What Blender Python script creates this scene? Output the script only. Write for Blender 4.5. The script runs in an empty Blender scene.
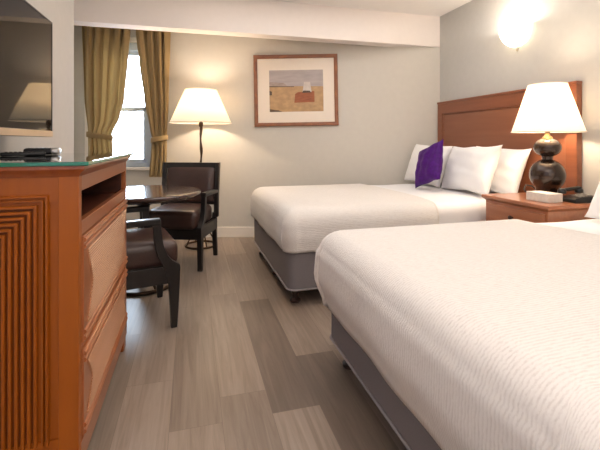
import bpy, bmesh, math, random
from mathutils import Vector, Matrix
random.seed(7)
S = bpy.context.scene
COL = S.collection
PI = math.pi
TH = math.radians(15.26)          # the room's depth axis against the line of sight
CT, ST = math.cos(TH), math.sin(TH)
EYE = 1.05

def rd(r, d):                      # right / forward of the camera -> room X, Y
    return (r * CT + d * ST, -r * ST + d * CT)

# ------------------------------------------------------------------ materials
def lin(c):
    return tuple(((v / 255) / 12.92 if v / 255 <= .04045 else ((v / 255 + .055) / 1.055) ** 2.4) for v in c)

def new_mat(name):
    m = bpy.data.materials.new(name); m.use_nodes = True
    nt = m.node_tree
    return m, nt, nt.nodes['Principled BSDF']

def N(nt, t, **kw):
    n = nt.nodes.new(t)
    for k, v in kw.items():
        if k in n.inputs.keys(): n.inputs[k].default_value = v
        else: setattr(n, k, v)
    return n

def mat(name, rgb, rough=.5, var=.08, scale=(6, 6, 6), nscale=3, bump=0, bscale=60, metal=0, spec=.5, coat=0, emit=None, estr=0, sheen=0):
    m, nt, b = new_mat(name)
    L = nt.links.new
    c = lin(rgb)
    tc = N(nt, 'ShaderNodeTexCoord')
    mp = N(nt, 'ShaderNodeMapping'); mp.inputs['Scale'].default_value = scale
    L(tc.outputs['Object'], mp.inputs['Vector'])
    no = N(nt, 'ShaderNodeTexNoise'); no.inputs['Scale'].default_value = nscale; no.inputs['Detail'].default_value = 5
    L(mp.outputs['Vector'], no.inputs['Vector'])
    rp = N(nt, 'ShaderNodeValToRGB')
    rp.color_ramp.elements[0].position = .3; rp.color_ramp.elements[1].position = .7
    rp.color_ramp.elements[0].color = (*[v * (1 - var) for v in c], 1)
    rp.color_ramp.elements[1].color = (*[min(1, v * (1 + var)) for v in c], 1)
    L(no.outputs['Fac'], rp.inputs['Fac']); L(rp.outputs['Color'], b.inputs['Base Color'])
    b.inputs['Roughness'].default_value = rough; b.inputs['Metallic'].default_value = metal
    b.inputs['Specular IOR Level'].default_value = spec
    b.inputs['Coat Weight'].default_value = coat; b.inputs['Coat Roughness'].default_value = .12
    if sheen:
        b.inputs['Sheen Weight'].default_value = sheen
    if emit:
        b.inputs['Emission Color'].default_value = (*lin(emit), 1); b.inputs['Emission Strength'].default_value = estr
    if bump:
        n2 = N(nt, 'ShaderNodeTexNoise'); n2.inputs['Scale'].default_value = bscale; n2.inputs['Detail'].default_value = 3
        L(tc.outputs['Object'], n2.inputs['Vector'])
        bp = N(nt, 'ShaderNodeBump'); bp.inputs['Strength'].default_value = bump; bp.inputs['Distance'].default_value = .004
        L(n2.outputs['Fac'], bp.inputs['Height']); L(bp.outputs['Normal'], b.inputs['Normal'])
    return m

def wood(name, dark, light, scale, rough=.32, coat=.3):
    """grain stretched along the axis whose scale is small"""
    m, nt, b = new_mat(name); L = nt.links.new
    tc = N(nt, 'ShaderNodeTexCoord'); mp = N(nt, 'ShaderNodeMapping'); mp.inputs['Scale'].default_value = scale
    L(tc.outputs['Object'], mp.inputs['Vector'])
    no = N(nt, 'ShaderNodeTexNoise'); no.inputs['Scale'].default_value = 1; no.inputs['Detail'].default_value = 6; no.inputs['Distortion'].default_value = .25
    L(mp.outputs['Vector'], no.inputs['Vector'])
    rp = N(nt, 'ShaderNodeValToRGB')
    rp.color_ramp.elements[0].position = .28; rp.color_ramp.elements[1].position = .72
    rp.color_ramp.elements[0].color = (*lin(dark), 1); rp.color_ramp.elements[1].color = (*lin(light), 1)
    L(no.outputs['Fac'], rp.inputs['Fac']); L(rp.outputs['Color'], b.inputs['Base Color'])
    b.inputs['Roughness'].default_value = rough; b.inputs['Coat Weight'].default_value = coat; b.inputs['Coat Roughness'].default_value = .15
    return m

M = {}
M['wall_back'] = mat('warm_grey_paint', (211, 206, 197), .85, .015, bump=.05, bscale=250)
M['wall_right'] = mat('cool_grey_paint', (194, 193, 189), .8, .02, bump=.05, bscale=250)
M['wall_left'] = mat('grey_beige_paint', (206, 200, 192), .85, .015, bump=.05, bscale=250)
M['ceiling'] = mat('ceiling_white', (246, 242, 238), .9, .01)
M['beam'] = mat('beam_cream', (242, 233, 227), .85, .01)
M['trim'] = mat('trim_white', (240, 232, 222), .5, .01)
M['win'] = mat('window_vinyl', (186, 196, 210), .4, .01)
M['cherry_v'] = wood('cherry_vertical_grain', (150, 74, 4), (172, 90, 10), (20, 20, 1.2), .42, .08)
M['cherry_h'] = wood('cherry_long_grain', (162, 94, 54), (178, 108, 66), (10, .8, 10), .28, .5)
M['cherry_dark'] = wood('dark_cherry_groove', (104, 48, 6), (120, 60, 12), (20, 20, 1.2), .6, 0)
M['reed'] = wood('reeded_wood_sheen_tint', (186, 130, 94), (200, 146, 110), (10, .8, 10), .26, .5)  # sheen on the drawer fields put into the colour as a paler wood
M['cherry_edge'] = wood('cherry_moulding', (146, 70, 30), (166, 88, 42), (28, 2, 28), .3, .4)
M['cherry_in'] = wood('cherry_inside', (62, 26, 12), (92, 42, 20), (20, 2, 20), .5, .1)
M['head'] = wood('headboard_mahogany', (132, 78, 52), (148, 92, 64), (14, 1.2, 14), .34, .3)
M['head_edge'] = wood('headboard_frame', (124, 70, 44), (142, 84, 56), (24, 1.4, 24), .34, .3)
M['night'] = wood('nightstand_wood', (150, 88, 54), (174, 110, 74), (24, 1.6, 24), .3, .4)
M['espresso'] = wood('espresso_wood', (16, 12, 11), (30, 22, 20), (20, 20, 2), .36, .15)
M['table_top'] = wood('dark_walnut_top', (52, 34, 28), (76, 52, 44), (3, 30, 20), .16, .6)
M['leather'] = mat('brown_leather', (66, 44, 38), .34, .12, bump=.25, bscale=160, spec=.6)
M['iron'] = mat('dark_bronze', (78, 60, 46), .4, .2, metal=.7)
M['glass_edge'] = mat('green_glass_edge', (30, 120, 92), .08, .03, spec=.7)
M['black'] = mat('black_plastic', (22, 22, 24), .35, .05)
M['silver'] = mat('silver_plastic', (186, 182, 176), .3, .03, metal=.7)
M['bezel'] = mat('champagne_bezel', (206, 184, 156), .3, .03, metal=.5)
M['screen'] = mat('glossy_dark_screen', (26, 21, 18), .03, .02, spec=.1)
M['screen'].node_tree.nodes['Principled BSDF'].inputs['Coat Roughness'].default_value = .02
M['sheet'] = mat('white_sheet', (240, 239, 240), .85, .01, bump=.1, bscale=40, sheen=.1)
M['pillow'] = mat('white_pillowcase', (244, 243, 243), .8, .01, bump=.15, bscale=22, sheen=.1)
M['purple'] = mat('purple_satin', (70, 10, 110), .55, .25, nscale=8, bump=.3, bscale=50, spec=.25)
M['boxspring'] = mat('grey_box_fabric', (126, 120, 122), .9, .05, nscale=30, bump=.3, bscale=300)
M['piping'] = mat('pale_piping', (150, 143, 144), .7, .02)
M['footblack'] = mat('dark_bed_leg', (58, 40, 34), .45, .1)
M['gourd'] = mat('bronze_ceramic', (52, 36, 27), .24, .15, metal=.35, coat=.5)
M['gold'] = mat('antique_gold', (158, 128, 88), .35, .1, metal=.8)
M['tissue'] = mat('white_marbled_card', (222, 216, 206), .6, .07, nscale=8)
M['card'] = mat('white_card', (240, 238, 234), .6, .02)
M['frame'] = wood('picture_frame_wood', (120, 66, 34), (148, 90, 50), (14, 14, 14), .4, .2)
M['mat'] = mat('cream_mat_board', (240, 228, 214), .8, .01)
M['knob'] = mat('dark_knob', (60, 30, 18), .35, .1, metal=.4)
M['brass'] = mat('brushed_nickel', (190, 184, 172), .3, .05, metal=.9)
M['curtain'] = mat('olive_gold_fabric', (168, 142, 98), .7, .06, (3, 3, .3), 6, bump=.15, bscale=260, sheen=.25)
M['tie'] = mat('olive_gold_tieback', (182, 154, 98), .7, .05, bump=.15, bscale=260, sheen=.25)
_nt = M['curtain'].node_tree; _b = _nt.nodes['Principled BSDF']; _tr = _nt.nodes.new('ShaderNodeBsdfTranslucent'); _tr.inputs['Color'].default_value = (*lin((206, 186, 146)), 1)
_mx = _nt.nodes.new('ShaderNodeMixShader'); _mx.inputs[0].default_value = .28
_nt.links.new(_b.outputs[0], _mx.inputs[1]); _nt.links.new(_tr.outputs[0], _mx.inputs[2]); _nt.links.new(_mx.outputs[0], _nt.nodes['Material Output'].inputs['Surface'])
M['lining'] = mat('pale_lining', (222, 218, 214), .8, .02)

def shade_mat(name, rgb, e, trans=.5):
    m, nt, b = new_mat(name); L = nt.links.new
    nt.nodes.remove(b)
    out = nt.nodes['Material Output']
    tc = N(nt, 'ShaderNodeTexCoord'); no = N(nt, 'ShaderNodeTexNoise'); no.inputs['Scale'].default_value = 90
    L(tc.outputs['Object'], no.inputs['Vector'])
    rp = N(nt, 'ShaderNodeValToRGB'); c = lin(rgb)
    rp.color_ramp.elements[0].color = (*[v * .97 for v in c], 1); rp.color_ramp.elements[1].color = (*c, 1)
    L(no.outputs['Fac'], rp.inputs['Fac'])
    d = N(nt, 'ShaderNodeBsdfDiffuse'); t = N(nt, 'ShaderNodeBsdfTranslucent'); em = N(nt, 'ShaderNodeEmission')
    for n in (d, t, em): L(rp.outputs['Color'], n.inputs['Color'])
    em.inputs['Strength'].default_value = e
    mx = N(nt, 'ShaderNodeMixShader'); mx.inputs[0].default_value = trans
    L(d.outputs[0], mx.inputs[1]); L(t.outputs[0], mx.inputs[2])
    ad = N(nt, 'ShaderNodeAddShader'); L(mx.outputs[0], ad.inputs[0]); L(em.outputs[0], ad.inputs[1])
    L(ad.outputs[0], out.inputs['Surface'])
    return m
M['shade_floor'] = shade_mat('lit_linen_shade', (255, 243, 220), .44)
M['shade_table'] = shade_mat('lit_white_shade', (255, 245, 228), .56)
M['shade_sconce'] = shade_mat('lit_frosted_glass', (255, 246, 228), 2.2)

def glass_mat():
    m, nt, b = new_mat('green_tint_glass')
    b.inputs['Base Color'].default_value = (.012, .02, .017, 1); b.inputs['Roughness'].default_value = .03
    b.inputs['Specular IOR Level'].default_value = .75; b.inputs['Coat Weight'].default_value = .7; b.inputs['Coat Roughness'].default_value = .02
    no = N(nt, 'ShaderNodeTexNoise'); no.inputs['Scale'].default_value = 3
    mr = N(nt, 'ShaderNodeMapRange'); mr.inputs['To Min'].default_value = .02; mr.inputs['To Max'].default_value = .05
    nt.links.new(no.outputs['Fac'], mr.inputs['Value']); nt.links.new(mr.outputs[0], b.inputs['Roughness'])
    return m
M['glass_top'] = glass_mat()

def pane_mat():
    m, nt, b = new_mat('window_glass'); L = nt.links.new
    nt.nodes.remove(b); out = nt.nodes['Material Output']
    t = N(nt, 'ShaderNodeBsdfTransparent'); t.inputs['Color'].default_value = (.97, .985, 1, 1)
    g = N(nt, 'ShaderNodeBsdfGlossy'); g.inputs['Roughness'].default_value = .02
    f = N(nt, 'ShaderNodeFresnel'); f.inputs['IOR'].default_value = 1.3
    mx = N(nt, 'ShaderNodeMixShader'); L(f.outputs[0], mx.inputs[0]); L(t.outputs[0], mx.inputs[1]); L(g.outputs[0], mx.inputs[2])
    L(mx.outputs[0], out.inputs['Surface']); return m
M['pane'] = pane_mat()

def floor_mat():
    m, nt, b = new_mat('grey_oak_planks'); L = nt.links.new
    tc = N(nt, 'ShaderNodeTexCoord'); at = N(nt, 'ShaderNodeAttribute'); at.attribute_name = 'tone'
    rp = N(nt, 'ShaderNodeValToRGB'); e = rp.color_ramp.elements
    e[0].position = 0; e[0].color = (*lin((118, 104, 93)), 1)
    e[1].position = 1; e[1].color = (*lin((176, 160, 146)), 1)
    L(at.outputs['Fac'], rp.inputs['Fac'])
    g = N(nt, 'ShaderNodeMapping'); g.inputs['Scale'].default_value = (20, 1.1, 1); L(tc.outputs['Object'], g.inputs['Vector'])
    cb = N(nt, 'ShaderNodeCombineXYZ'); L(at.outputs['Fac'], cb.inputs[0]); L(at.outputs['Fac'], cb.inputs[1])
    va = N(nt, 'ShaderNodeVectorMath', operation='MULTIPLY_ADD'); va.inputs[1].default_value = (37, 53, 0)
    L(cb.outputs[0], va.inputs[0]); L(g.outputs['Vector'], va.inputs[2])
    no = N(nt, 'ShaderNodeTexNoise'); no.inputs['Scale'].default_value = 1.5; no.inputs['Detail'].default_value = 9; no.inputs['Roughness'].default_value = .64; no.inputs['Distortion'].default_value = 1.2
    L(va.outputs[0], no.inputs['Vector'])
    r2 = N(nt, 'ShaderNodeValToRGB'); r2.color_ramp.elements[0].position = .3; r2.color_ramp.elements[1].position = .66
    r2.color_ramp.elements[0].color = (.60, .565, .53, 1); r2.color_ramp.elements[1].color = (1.05, 1.04, 1.02, 1)
    L(no.outputs['Fac'], r2.inputs['Fac'])
    mx = N(nt, 'ShaderNodeMix', data_type='RGBA', blend_type='MULTIPLY'); mx.inputs[0].default_value = .8
    L(rp.outputs['Color'], mx.inputs[6]); L(r2.outputs['Color'], mx.inputs[7]); L(mx.outputs[2], b.inputs['Base Color'])
    mr = N(nt, 'ShaderNodeMapRange'); mr.inputs['To Min'].default_value = .30; mr.inputs['To Max'].default_value = .44
    L(no.outputs['Fac'], mr.inputs['Value']); L(mr.outputs[0], b.inputs['Roughness'])
    bp = N(nt, 'ShaderNodeBump'); bp.inputs['Strength'].default_value = .15; bp.inputs['Distance'].default_value = .003
    L(no.outputs['Fac'], bp.inputs['Height']); L(bp.outputs['Normal'], b.inputs['Normal'])
    return m
M['floor'] = floor_mat()

def spread_mat():
    m, nt, b = new_mat('white_matelasse'); L = nt.links.new
    uv = N(nt, 'ShaderNodeUVMap'); uv.uv_map = 'cloth'
    def layer(scale, dist):
        mp = N(nt, 'ShaderNodeMapping'); mp.inputs['Scale'].default_value = scale
        L(uv.outputs[0], mp.inputs['Vector'])
        no = N(nt, 'ShaderNodeTexNoise'); no.inputs['Scale'].default_value = 1; no.inputs['Detail'].default_value = 2; no.inputs['Distortion'].default_value = dist
        L(mp.outputs['Vector'], no.inputs['Vector']); return no
    a = layer((38, 150, 1), .5); c = layer((150, 210, 1), .2)
    w = N(nt, 'ShaderNodeTexWave'); w.wave_type = 'BANDS'; w.bands_direction = 'Y'; w.inputs['Scale'].default_value = 30; w.inputs['Distortion'].default_value = 3; w.inputs['Detail'].default_value = 2; w.inputs['Detail Scale'].default_value = 1.5
    L(uv.outputs[0], w.inputs['Vector'])
    ad = N(nt, 'ShaderNodeMath', operation='MULTIPLY_ADD'); ad.inputs[1].default_value = .45
    L(w.outputs['Fac'], ad.inputs[0]); L(a.outputs['Fac'], ad.inputs[2])
    a2 = N(nt, 'ShaderNodeMath', operation='MULTIPLY_ADD'); a2.inputs[1].default_value = .4
    L(c.outputs['Fac'], a2.inputs[0]); L(ad.outputs[0], a2.inputs[2])
    bp = N(nt, 'ShaderNodeBump'); bp.inputs['Strength'].default_value = .34; bp.inputs['Distance'].default_value = .004
    L(a2.outputs[0], bp.inputs['Height']); L(bp.outputs['Normal'], b.inputs['Normal'])
    mr = N(nt, 'ShaderNodeValToRGB'); mr.color_ramp.elements[0].position = .4; mr.color_ramp.elements[1].position = 1.0
    mr.color_ramp.elements[0].color = (*lin((212, 205, 199)), 1); mr.color_ramp.elements[1].color = (*lin((233, 228, 223)), 1)
    L(a2.outputs[0], mr.inputs['Fac']); L(mr.outputs['Color'], b.inputs['Base Color'])
    b.inputs['Roughness'].default_value = .9; b.inputs['Sheen Weight'].default_value = .1
    return m
M['spread'] = spread_mat()

# ------------------------------------------------------------------ mesh helpers
def join(bm, src):
    me = bpy.data.meshes.new('tmp'); src.to_mesh(me); src.free(); bm.from_mesh(me); bpy.data.meshes.remove(me)

def box(bm, x0, x1, y0, y1, z0, z1, r=0, seg=2, mi=0):
    t = bmesh.new()
    bmesh.ops.create_cube(t, size=1)
    for v in t.verts:
        v.co = Vector(((x0 + x1) / 2 + v.co.x * (x1 - x0), (y0 + y1) / 2 + v.co.y * (y1 - y0), (z0 + z1) / 2 + v.co.z * (z1 - z0)))
    if r: bmesh.ops.bevel(t, geom=t.edges[:] , offset=r, segments=seg, profile=.5, affect='EDGES', clamp_overlap=True)
    for f in t.faces: f.material_index = mi
    join(bm, t)

def loft(bm, rings, close=True, cap0=True, cap1=True):
    vs = [[bm.verts.new(p) for p in r] for r in rings]
    n = len(rings[0])
    for a, b in zip(vs, vs[1:]):
        for i in range(n if close else n - 1):
            j = (i + 1) % n
            bm.faces.new((a[i], a[j], b[j], b[i]))
    if close and cap0: bm.faces.new(vs[0][::-1])
    if close and cap1: bm.faces.new(vs[-1])
    return vs

def lathe(bm, prof, n=40, c=(0, 0, 0), cap0=True, cap1=True, a0=0, a1=2 * PI):
    full = abs(a1 - a0 - 2 * PI) < 1e-6
    k = n if full else n + 1
    rings = [[(c[0] + r * math.cos(a0 + (a1 - a0) * i / n), c[1] + r * math.sin(a0 + (a1 - a0) * i / n), c[2] + z) for i in range(k)] for r, z in prof]
    loft(bm, rings, full, cap0, cap1)

def tube(bm, pts, rad, n=10, closed=False):
    pts = [Vector(p) for p in pts]
    if not hasattr(rad, '__len__'): rad = [rad] * len(pts)
    rings = []; up = None
    m = len(pts)
    for i, p in enumerate(pts):
        if closed: t = (pts[(i + 1) % m] - pts[i - 1]).normalized()
        else: t = (pts[min(i + 1, m - 1)] - pts[max(i - 1, 0)]).normalized()
        if up is None: up = t.orthogonal().normalized()
        up = (up - t * up.dot(t)).normalized(); s = t.cross(up)
        rings.append([p + (up * math.cos(2 * PI * k / n) + s * math.sin(2 * PI * k / n)) * rad[i] for k in range(n)])
    if closed: loft(bm, rings + [rings[0]], True, False, False); bmesh.ops.remove_doubles(bm, verts=bm.verts[:], dist=1e-6)
    else: loft(bm, rings)

def torus(bm, R, r, z, sx=1, n=48, k=10, flat=1):
    rings = []
    for i in range(n):
        a = 2 * PI * i / n
        rings.append([((R + r * math.cos(2 * PI * j / k)) * math.cos(a), (R + r * math.cos(2 * PI * j / k)) * math.sin(a), z + flat * r * math.sin(2 * PI * j / k)) for j in range(k)])
    vs = [[bm.verts.new(p) for p in q] for q in rings]
    for i in range(n):
        a, b = vs[i], vs[(i + 1) % n]
        for j in range(k): bm.faces.new((a[j], b[j], b[(j + 1) % k], a[(j + 1) % k]))

def prism(bm, poly, z0, z1):
    a = [bm.verts.new((x, y, z0)) for x, y in poly]; b = [bm.verts.new((x, y, z1)) for x, y in poly]
    n = len(poly)
    for i in range(n): bm.faces.new((a[i], a[(i + 1) % n], b[(i + 1) % n], b[i]))
    bm.faces.new(a[::-1]); bm.faces.new(b)

def ribbon(bm, pts, y0, y1, ease=True):
    """pts: (x, z, width) centre line in the x-z plane, thickness y0..y1"""
    if ease:   # smooth the line
        q = [pts[0]]
        for a, b, c, d in zip([pts[0]] + pts[:-2], pts[:-1], pts[1:], pts[2:] + [pts[-1]]):
            for s in (.25, .5, .75, 1):
                q.append(tuple(.5 * (2 * b[i] + (c[i] - a[i]) * s + (2 * a[i] - 5 * b[i] + 4 * c[i] - d[i]) * s * s + (-a[i] + 3 * b[i] - 3 * c[i] + d[i]) * s ** 3) for i in range(3)))
        pts = q
    rings = []
    for i, (x, z, w) in enumerate(pts):
        a, b = pts[max(i - 1, 0)], pts[min(i + 1, len(pts) - 1)]
        tx, tz = b[0] - a[0], b[1] - a[1]; l = math.hypot(tx, tz); nx, nz = -tz / l, tx / l
        if i == 0 or i == len(pts) - 1: nx, nz = (1 if nx > 0 else -1, 0) if abs(nx) > abs(nz) else (0, 1 if nz > 0 else -1)
        h = w / 2; e = min(.006, h * .4)
        rings.append([(x - nx * h, y0 + e, z - nz * h), (x - nx * (h - e), y0, z - nz * (h - e)), (x + nx * (h - e), y0, z + nz * (h - e)), (x + nx * h, y0 + e, z + nz * h),
                      (x + nx * h, y1 - e, z + nz * h), (x + nx * (h - e), y1, z + nz * (h - e)), (x - nx * (h - e), y1, z - nz * (h - e)), (x - nx * h, y1 - e, z - nz * h)])
    loft(bm, rings)

def make(name, bm, m, parent=None, smooth=None, loc=None, rotz=None, label=None, kind=None):
    bmesh.ops.recalc_face_normals(bm, faces=bm.faces[:])
    me = bpy.data.meshes.new(name); bm.to_mesh(me); bm.free()
    for x in (m if isinstance(m, (list, tuple)) else [m]): me.materials.append(x)
    if smooth is not None:
        me.polygons.foreach_set('use_smooth', [True] * len(me.polygons))
        try: me.set_sharp_from_angle(angle=math.radians(smooth))
        except Exception: pass
    o = bpy.data.objects.new(name, me); COL.objects.link(o)
    if smooth is not None and smooth <= 45:
        wn = o.modifiers.new('normals', 'WEIGHTED_NORMAL'); wn.keep_sharp = True; wn.weight = 80
    if parent: o.parent = parent
    if loc: o.location = loc
    if rotz is not None: o.rotation_euler.z = rotz
    if label: o['label'] = label
    if kind: o['kind'] = kind
    return o

def thing(name, label, cat, loc=(0, 0, 0), rotz=0, group=None):
    o = bpy.data.objects.new(name, None); COL.objects.link(o)
    o.empty_display_size = .1; o.location = loc; o.rotation_euler = (0, 0, rotz)
    o['label'] = label; o['category'] = cat
    if group: o['group'] = group
    return o

def tag(o, label, cat, group=None, kind=None):
    o['label'] = label; o['category'] = cat
    if group: o['group'] = group
    if kind: o['kind'] = kind
    return o

def B(): return bmesh.new()

# ------------------------------------------------------------------ the setting
XR, XL, XA, CEIL, YR = 2.616, -.77, -1.25, 2.41, -2.2
DW = 4.33                                                    # back wall, distance along the line of sight
M['seam'] = mat('plank_seam', (124, 111, 101), .7, .02)
bm = B(); tones = []
row = 0; x = .11 - 9 * .19
_rn = random.Random(21)
while x < 2.9:
    # plank ends along this row; the rows beside the beds follow the photograph
    k = round((x - .11) / .19)
    y = {0: 2.75, 1: 1.50, 2: 1.87}.get(k, -2.4 + _rn.uniform(.1, 1.1))
    while y > -2.4: y -= 1.1
    while y < 5.2:
        a, b = max(y, -2.4), min(y + 1.1, 5.2)
        if b - a > .01:
            vs = [bm.verts.new(p) for p in ((x + .0007, a + .0007, 0), (x + .1893, a + .0007, 0), (x + .1893, b - .0007, 0), (x + .0007, b - .0007, 0))]
            bm.faces.new(vs)
            tn = _rn.choice((.4, .5, .58, .66, .72, .8))
            if (k, round(a, 2)) in ((1, 1.5), (2, .77)): tn = .08
            if (k, round(a, 2)) == (0, 1.65): tn = .55
            tones.append(tn)
        y += 1.1
    x += .19
nf = len(tones)
box(bm, -1.6, 2.9, -2.4, 5.2, -.1, -.0008)
fm = bm.faces[:] if False else None
fl = make('floor', bm, [M['floor'], M['seam']], kind='structure')
ta = fl.data.attributes.new('tone', 'FLOAT', 'FACE')
for i, p in enumerate(fl.data.polygons):
    ta.data[i].value = tones[i] if i < nf else .2
    p.material_index = 0 if i < nf else 1
bm = B(); box(bm, -1.5, 2.9, -2.4, 5.2, CEIL, CEIL + .1); make('ceiling', bm, M['ceiling'], kind='structure')
bm = B(); box(bm, XR, XR + .1, YR - .1, 3.775, 0, CEIL); make('wall_right', bm, M['wall_right'], kind='structure')
bm = B(); box(bm, -1.4, XL, YR - .1, 2.99, 0, CEIL, .004); make('wall_left', bm, M['wall_left'], kind='structure')
bm = B(); box(bm, XA - .1, XA, 2.99, 5.0, 0, CEIL); make('wall_alcove', bm, M['wall_left'], kind='structure')
bm = B(); box(bm, -1.4, XR + .1, YR - .1, YR, 0, CEIL); make('wall_rear', bm, M['wall_left'], kind='structure')
WR0, WR1, WZ0, WZ1 = -2.30, -1.605, .765, 2.13               # the window opening on the back wall
ox, oy = rd(0, DW)
bm = B()
for a in ((-2.7, WR0, 0, CEIL), (WR1, 1.62, 0, CEIL), (WR0, WR1, 0, WZ0), (WR0, WR1, WZ1, CEIL)):
    box(bm, a[0], a[1], 0, .16, a[2], a[3])
make('wall_back', bm, M['wall_back'], loc=(ox, oy, 0), rotz=-TH, kind='structure')
# beam across the room ahead of the skewed back wall
bm = B()
yb = 3.775
def wall_y(x, off=0): return (DW + off - ST * x) / CT
prism(bm, [(XA, yb), (XR, yb), (XR, wall_y(XR) + .0), (2.08, wall_y(2.08)), (2.0, yb + .147), (XA, yb + .147)], 2.078, CEIL)
make('trim_1', bm, M['beam'], kind='structure', label='cream boxed ceiling beam crossing the room before the window wall')
# baseboards
bm = B(); box(bm, -2.35, 1.53, -.014, 0, 0, .112, .004); make('baseboard_back', bm, M['trim'], loc=(ox, oy, 0), rotz=-TH, kind='structure')
bm = B(); box(bm, XR - .014, XR, YR, 3.75, 0, .112, .004); make('baseboard_right', bm, M['trim'], kind='structure')
bm = B(); box(bm, XL, XL + .014, YR, 2.99, 0, .112, .004); make('baseboard_left', bm, M['trim'], kind='structure')

# window
w = bpy.data.objects.new('window_1', None); COL.objects.link(w); w.location = (ox, oy, 0); w.rotation_euler.z = -TH; w['kind'] = 'structure'
bm = B()
f = .085
box(bm, WR0, WR0 + f, .03, .13, WZ0, WZ1, .004); box(bm, WR1 - f, WR1, .03, .13, WZ0, WZ1, .004)
box(bm, WR0, WR1, .03, .13, WZ1 - f, WZ1, .004); box(bm, WR0, WR1, .03, .13, WZ0, WZ0 + .045, .004)
make('window_frame', bm, M['win'], w)
for z0, z1, y in ((WZ0 + .045, 1.42, .05), (1.385, WZ1 - f, .085)):
    bm = B(); s = .042; a, b = WR0 + f, WR1 - f
    box(bm, a, a + s, y, y + .03, z0, z1, .003); box(bm, b - s, b, y, y + .03, z0, z1, .003)
    box(bm, a, b, y, y + .03, z0, z0 + s, .003); box(bm, a, b, y, y + .03, z1 - s, z1, .003)
    sa = make('window_sash', bm, M['win'], w)
    bm = B(); box(bm, a + s, b - s, y + .013, y + .017, z0 + s, z1 - s); make('window_pane', bm, M['pane'], sa)
bm = B(); box(bm, WR0 - .03, WR1 + .03, -.045, .06, WZ0 - .03, WZ0, .006); make('window_sill', bm, M['trim'], w)
bm = B()
box(bm, WR1, WR1 + .05, -.012, 0, WZ0 - .03, WZ1 + .05, .003); box(bm, WR0 - .05, WR0, -.012, 0, WZ0 - .03, WZ1 + .05, .003); box(bm, WR0 - .05, WR1 + .05, -.012, 0, WZ1, WZ1 + .05, .003)
make('window_casing', bm, M['trim'], w)

# ------------------------------------------------------------------ curtains
DC = 4.19
def px(p, d=DC): return (p - 300) / 396 * d
def pz(y, d=DC): return EYE - (y - 141) / 396 * d
def interp(tab, z):
    tab = sorted(tab)
    if z <= tab[0][0]: return tab[0][1]
    for (a, u), (b, v) in zip(tab, tab[1:]):
        if z <= b:
            t = (z - a) / (b - a); t = t * t * (3 - 2 * t) * .5 + t * .5
            return u + (v - u) * t
    return tab[-1][1]
def curtain(left, right, ztop, zbot, ztie, nf, label, side, seed):
    root = thing('curtain', label, 'curtain', (*rd(0, DC), 0), -TH, 'olive gold curtains tied back at the window')
    rnd = random.Random(seed)
    ph = [rnd.uniform(0, 6.28) for _ in range(6)]
    bm = B(); nx, nz = 150, 70
    g = []
    for j in range(nz + 1):
        z = zbot + (ztop - zbot) * j / nz
        l, r = interp(left, z), interp(right, z)
        wd = r - l
        k = math.exp(-((z - ztie) / .09) ** 2)
        amp = .030 * (1 - .55 * k) * (.75 + .25 * math.sin(z * 2.1 + ph[3]))
        row = []
        for i in range(nx + 1):
            s = i / nx
            u = s + .018 * math.sin(6.28 * s * 1.7 + ph[0] + z * .6)
            wv = math.sin(2 * PI * nf * u + ph[1] + .5 * math.sin(z * 1.5 + s * 4))
            y = -amp * (wv + .35 * math.sin(2 * PI * nf * 2.3 * u + ph[2])) - .03 * k * math.sin(PI * s)
            x = l + wd * s + .12 * wd / nf * math.sin(4 * PI * nf * u + ph[1])
            row.append(bm.verts.new((x, y, z)))
        g.append(row)
    for a, b in zip(g, g[1:]):
        for i in range(nx): bm.faces.new((a[i], a[i + 1], b[i + 1], b[i]))
    o = make('curtain_panel', bm, M['curtain'], root, 180)
    so = o.modifiers.new('thick', 'SOLIDIFY'); so.thickness = .003
    # the pale lining shown at the inner edge below the tie
    l, r = interp(left, ztie), interp(right, ztie)
    bm = B(); cx = (l + r) / 2; hw = (r - l) / 2 + .008
    rings = []
    for dz, q in ((-.028, 1.0), (-.024, 1.03), (0, 1.045), (.024, 1.03), (.028, 1.0)):
        rings.append([(cx + hw * q * math.cos(2 * PI * i / 40), -.005 + (.06 * q) * math.sin(2 * PI * i / 40), ztie + dz - .018 * side * math.cos(2 * PI * i / 40)) for i in range(40)])
    loft(bm, rings, True, False, False)
    t = make('tieback', bm, M['curtain'], root, 60)
    so = t.modifiers.new('thick', 'SOLIDIFY'); so.thickness = .004
    return root
ztop = 2.36
curtain([(ztop, px(82)), (pz(100), px(84)), (pz(134), px(88)), (.6, px(87))],
        [(ztop, px(131)), (pz(30), px(130)), (pz(56), px(128)), (pz(100), px(124)), (pz(116), px(120)), (pz(134), px(112)), (pz(152), px(113)), (.6, px(116))],
        ztop, .66, pz(136), 5, 'olive gold curtain tied back at the side of the window beside the television wall', 1, 3)
curtain([(ztop, px(134)), (pz(30), px(135)), (pz(64), px(139)), (pz(100), px(144)), (pz(130), px(150)), (pz(138), px(152)), (pz(150), px(151)), (.66, px(149))],
        [(ztop, px(171)), (pz(100), px(169)), (pz(138), px(167)), (pz(155), px(167)), (.66, px(165))],
        ztop, .67, pz(139), 4, 'olive gold curtain tied back at the side of the window beside the standing lamp', -1, 11)

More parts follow.
